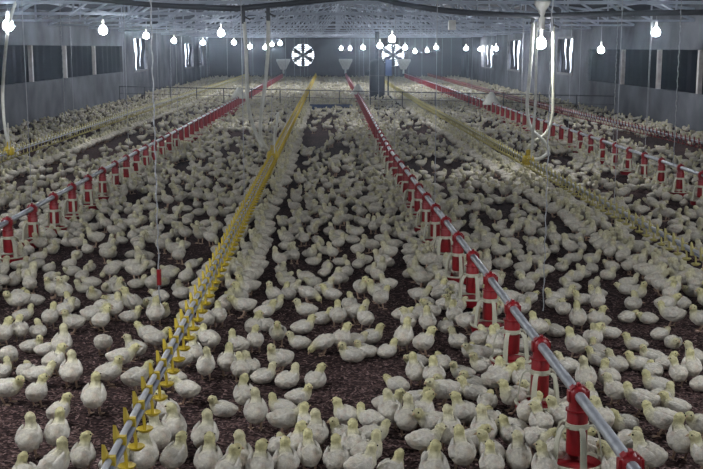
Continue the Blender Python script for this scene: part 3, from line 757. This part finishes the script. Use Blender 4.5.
for x, y, q, nz, p in zip(cx_, cy_, dd, noise, pp):
    if q < 1 and rng.uniform() > (.012 if y < 25 else .10): continue
    dp = np.min(np.hypot(PA[:, 0] - x, PA[:, 1] - y))
    r_ = .175 + .07 * max(0, -nz) + (.06 if y > 20 and nz < -.4 else 0)
    isd = min(abs(x - fx(y)) for fx in (DA, DC, DE))
    if .05 < isd < .22 and q > .6: r_ = .125
    if dp < .38 and q > .5: r_ = min(r_, .115)
    if (x < XL + .9 or x > XR - 1.2) and y < 45: r_ += .04
    if dp < (.118 if y < 20 else .10): continue
    if abs(x - hp2[0] - .28) < .75 and abs(y - hp2[1]) < .5: continue
    if abs(x - (b0.x + b1.x) / 2) < w + .1 and abs(y - b0.y) < .26: continue
    if not near_ok(x, y, r_): continue
    put(x, y)
    if .05 < isd < .30 and rng.uniform() < .8:
        fx = min((DA, DC, DE), key=lambda g: abs(x - g(y))); a = 0 if x < fx(y) else math.pi
        a += rng.normal() * .45; ps = rng.choice([S, U, W])
    else:
        a = rng.uniform(0, 2 * math.pi); ps = rng.choice([S, U, W, L, K, Pk], p=[.11, .07, .11, .36, .32, .03])
    crowd.append((x, y, a, ps))
outside = []                                # the flock goes on beside and below the frame
ox, oy = rng.uniform(-5.5, 6.5, 9000), rng.uniform(2.4, ymax_hand + .6, 9000)
op, oz = project(np.stack([ox, oy, np.full(9000, .06)], 1))
for x, y, p in zip(ox, oy, op):
    if -26 < p[0] < 729 and p[1] < 500: continue
    if abs(x) < .5 and y < 3.2: continue
    if np.min(np.hypot(PA[:, 0] - x, PA[:, 1] - y)) < .15 or not near_ok(x, y, .20): continue
    put(x, y); outside.append((x, y, rng.uniform(0, 6.28), rng.choice([S, U, W, L, K])))
cpx, _ = project(np.array([(q[0], q[1], .06) for q in crowd]))
outside += [q for q, p in zip(crowd, cpx) if not -14 < p[0] < 717]
crowd = [q for q, p in zip(crowd, cpx) if -14 < p[0] < 717]
crowd.sort(key=lambda q: q[1])
N_IND = 300
take = crowd[:max(0, N_IND - n_hand)]; rest = crowd[len(take):] + outside
IND = [(pts[i][0], pts[i][1], face[i], pose_l[i]) for i in range(n_hand)][:N_IND] + take

FACEW = [(22.5, 'facing right'), (67.5, 'facing back right'), (112.5, 'facing away'), (157.5, 'facing back left'), (202.5, 'facing left'), (247.5, 'facing front left'), (292.5, 'facing forward'), (337.5, 'facing front right'), (361, 'facing right')]
POSEW = {U: 'upright', S: 'standing', W: 'walking', L: 'lying', K: 'resting', Pk: 'pecking'}
zones = {}
for i, (x, y, a, p) in enumerate(IND):
    z = 'left of middle drinker line' if x < DC(y) else ('between middle drinker and feeder' if x < FD(y) else 'right of big feeder line')
    zones.setdefault(z, []).append(i)
chick_label = {}
for z, ids in zones.items():
    ids.sort(key=lambda i: IND[i][1])
    per = 8
    for r0 in range(0, len(ids), per):
        row = sorted(ids[r0:r0 + per], key=lambda i: IND[i][0] / IND[i][1])
        for k, i in enumerate(row):
            fw = next(w_ for lim, w_ in FACEW if math.degrees(IND[i][2]) % 360 < lim)
            rn = (['front'] + ORD[1:])[r0 // per]; kn = (['first'] + ORD[1:])[k]
            chick_label[i] = '%s chick %s, %s from left in %s row %s' % (POSEW[IND[i][3]], fw, kn, rn, z)
for i, (x, y, a, p) in enumerate(IND):
    vs = VAR[p]; me, yaw = vs[int(rng.integers(len(vs)))]
    s_ = float(rng.uniform(.92, 1.08)) * SIZE[p]
    o = link('chick', me, None, (x, y, 0), (0, 0, a)); o.scale = (s_, s_ * float(rng.uniform(.94, 1.05)), s_)
    tag(o, chick_label[i], 'chick', 'chicks near the camera')
    hc = head_frame(p, yaw); tilt = .9 if p == Pk else 0
    bk = link('beak', beakm, o, hc, (0, tilt, yaw))
    for sgn in (-1, 1):
        off = Matrix.Rotation(yaw, 3, 'Z') @ Vector((.013, sgn * .0205, .005))
        link('eye', eyem, o, hc + off)

def crowd_mesh(name, items, lods, label):
    VV, FF, KK, base = [], [], [], 0
    lib = {}
    for (x, y, a, p) in items:
        z = y
        nr, ns = next((q[1], q[2]) for q in lods if z < q[0])
        det = nr >= 16
        vi = int(rng.integers(3)); key = (p, vi, nr)
        if key not in lib:
            v, f, k = chick_geometry(p, (0, .8, -.8)[vi], nr, ns, False, vi + 5, .6)
            tri = []
            for q in f:
                for j in range(1, len(q) - 1): tri.append((q[0], q[j], q[j + 1]))
            lib[key] = (v, np.array(tri), k)
        v, t_, k = lib[key]
        s_ = rng.uniform(.90, 1.1) * SIZE[p]; c_, n_ = math.cos(a) * s_, math.sin(a) * s_
        w_ = np.stack([v[:, 0] * c_ - v[:, 1] * n_ + x, v[:, 0] * n_ + v[:, 1] * c_ + y, v[:, 2] * s_], 1)
        VV.append(w_); FF.append(t_ + base); base += len(v); KK.append(k * rng.uniform(.86, 1.06))
    V = np.concatenate(VV).astype(np.float32); T = np.concatenate(FF).astype(np.int32); Kc = np.concatenate(KK)
    me = bpy.data.meshes.new(name)
    me.vertices.add(len(V)); me.vertices.foreach_set('co', V.ravel())
    me.loops.add(T.size); me.loops.foreach_set('vertex_index', T.ravel())
    me.polygons.add(len(T)); me.polygons.foreach_set('loop_start', np.arange(0, T.size, 3, dtype=np.int32))
    me.polygons.foreach_set('use_smooth', np.ones(len(T), bool))
    me.update(calc_edges=True); me.validate()
    me.materials.append(M['feather']); colour_attr(me, Kc)
    o = link(name, me); tag(o, label, 'chicks', kind='stuff')
    return len(T)
nt_ = crowd_mesh('chick_crowd', rest, [(14, 15, 10), (28, 11, 7), (999, 8, 6)], 'dense crowd of white chicks covering the litter to the end wall')
print('chicks', len(IND), 'crowd', len(rest), 'tris', nt_, 'hand', n_hand)

# loose wood flakes on the litter close to the camera
m = MB(); nfl = 26000
fy = 4.4 + 6.0 * rng.uniform(size=nfl) ** 1.2; fxx = rng.uniform(-.36, .38, nfl) * fy
V = []; Fq = []
for i in range(nfl):
    a = rng.uniform(0, math.pi); l, ww = rng.uniform(.005, .014), rng.uniform(.002, .006); tz = rng.uniform(-.5, .5)
    c_, s_ = math.cos(a), math.sin(a); z = rng.uniform(.003, .009)
    for u, v in ((-l, -ww), (l, -ww), (l, ww), (-l, ww)):
        V.append((fxx[i] + u * c_ - v * s_, fy[i] + u * s_ + v * c_, z + u * tz * .6))
    Fq.append((4 * i, 4 * i + 1, 4 * i + 2, 4 * i + 3))
M['flake'] = mat('wood_flake', (.12, .068, .062), (.30, .20, .19), 45, .9, ramp=(.42, .68))
tag(m.add(V, Fq).build('litter_flakes', M['flake']), 'loose brown wood flakes scattered on the litter', 'litter', kind='stuff')

# dusty air
if HAZE > 0:
    hz = bpy.data.materials.new('dusty_air'); hz.use_nodes = True
    nt = hz.node_tree; nt.nodes.clear()
    out = nt.nodes.new('ShaderNodeOutputMaterial'); vs = nt.nodes.new('ShaderNodeVolumeScatter')
    vs.inputs['Color'].default_value = (.66, .80, 1, 1); vs.inputs['Density'].default_value = HAZE; vs.inputs['Anisotropy'].default_value = .93
    nt.links.new(vs.outputs[0], out.inputs['Volume'])
    o = MB().box((XM, (YB + YE) / 2, 1.45), (XR - XL - .02, YE - YB - .02, 2.88)).build('haze', hz)
    tag(o, 'thin dusty haze filling the poultry house', 'haze', kind='stuff')
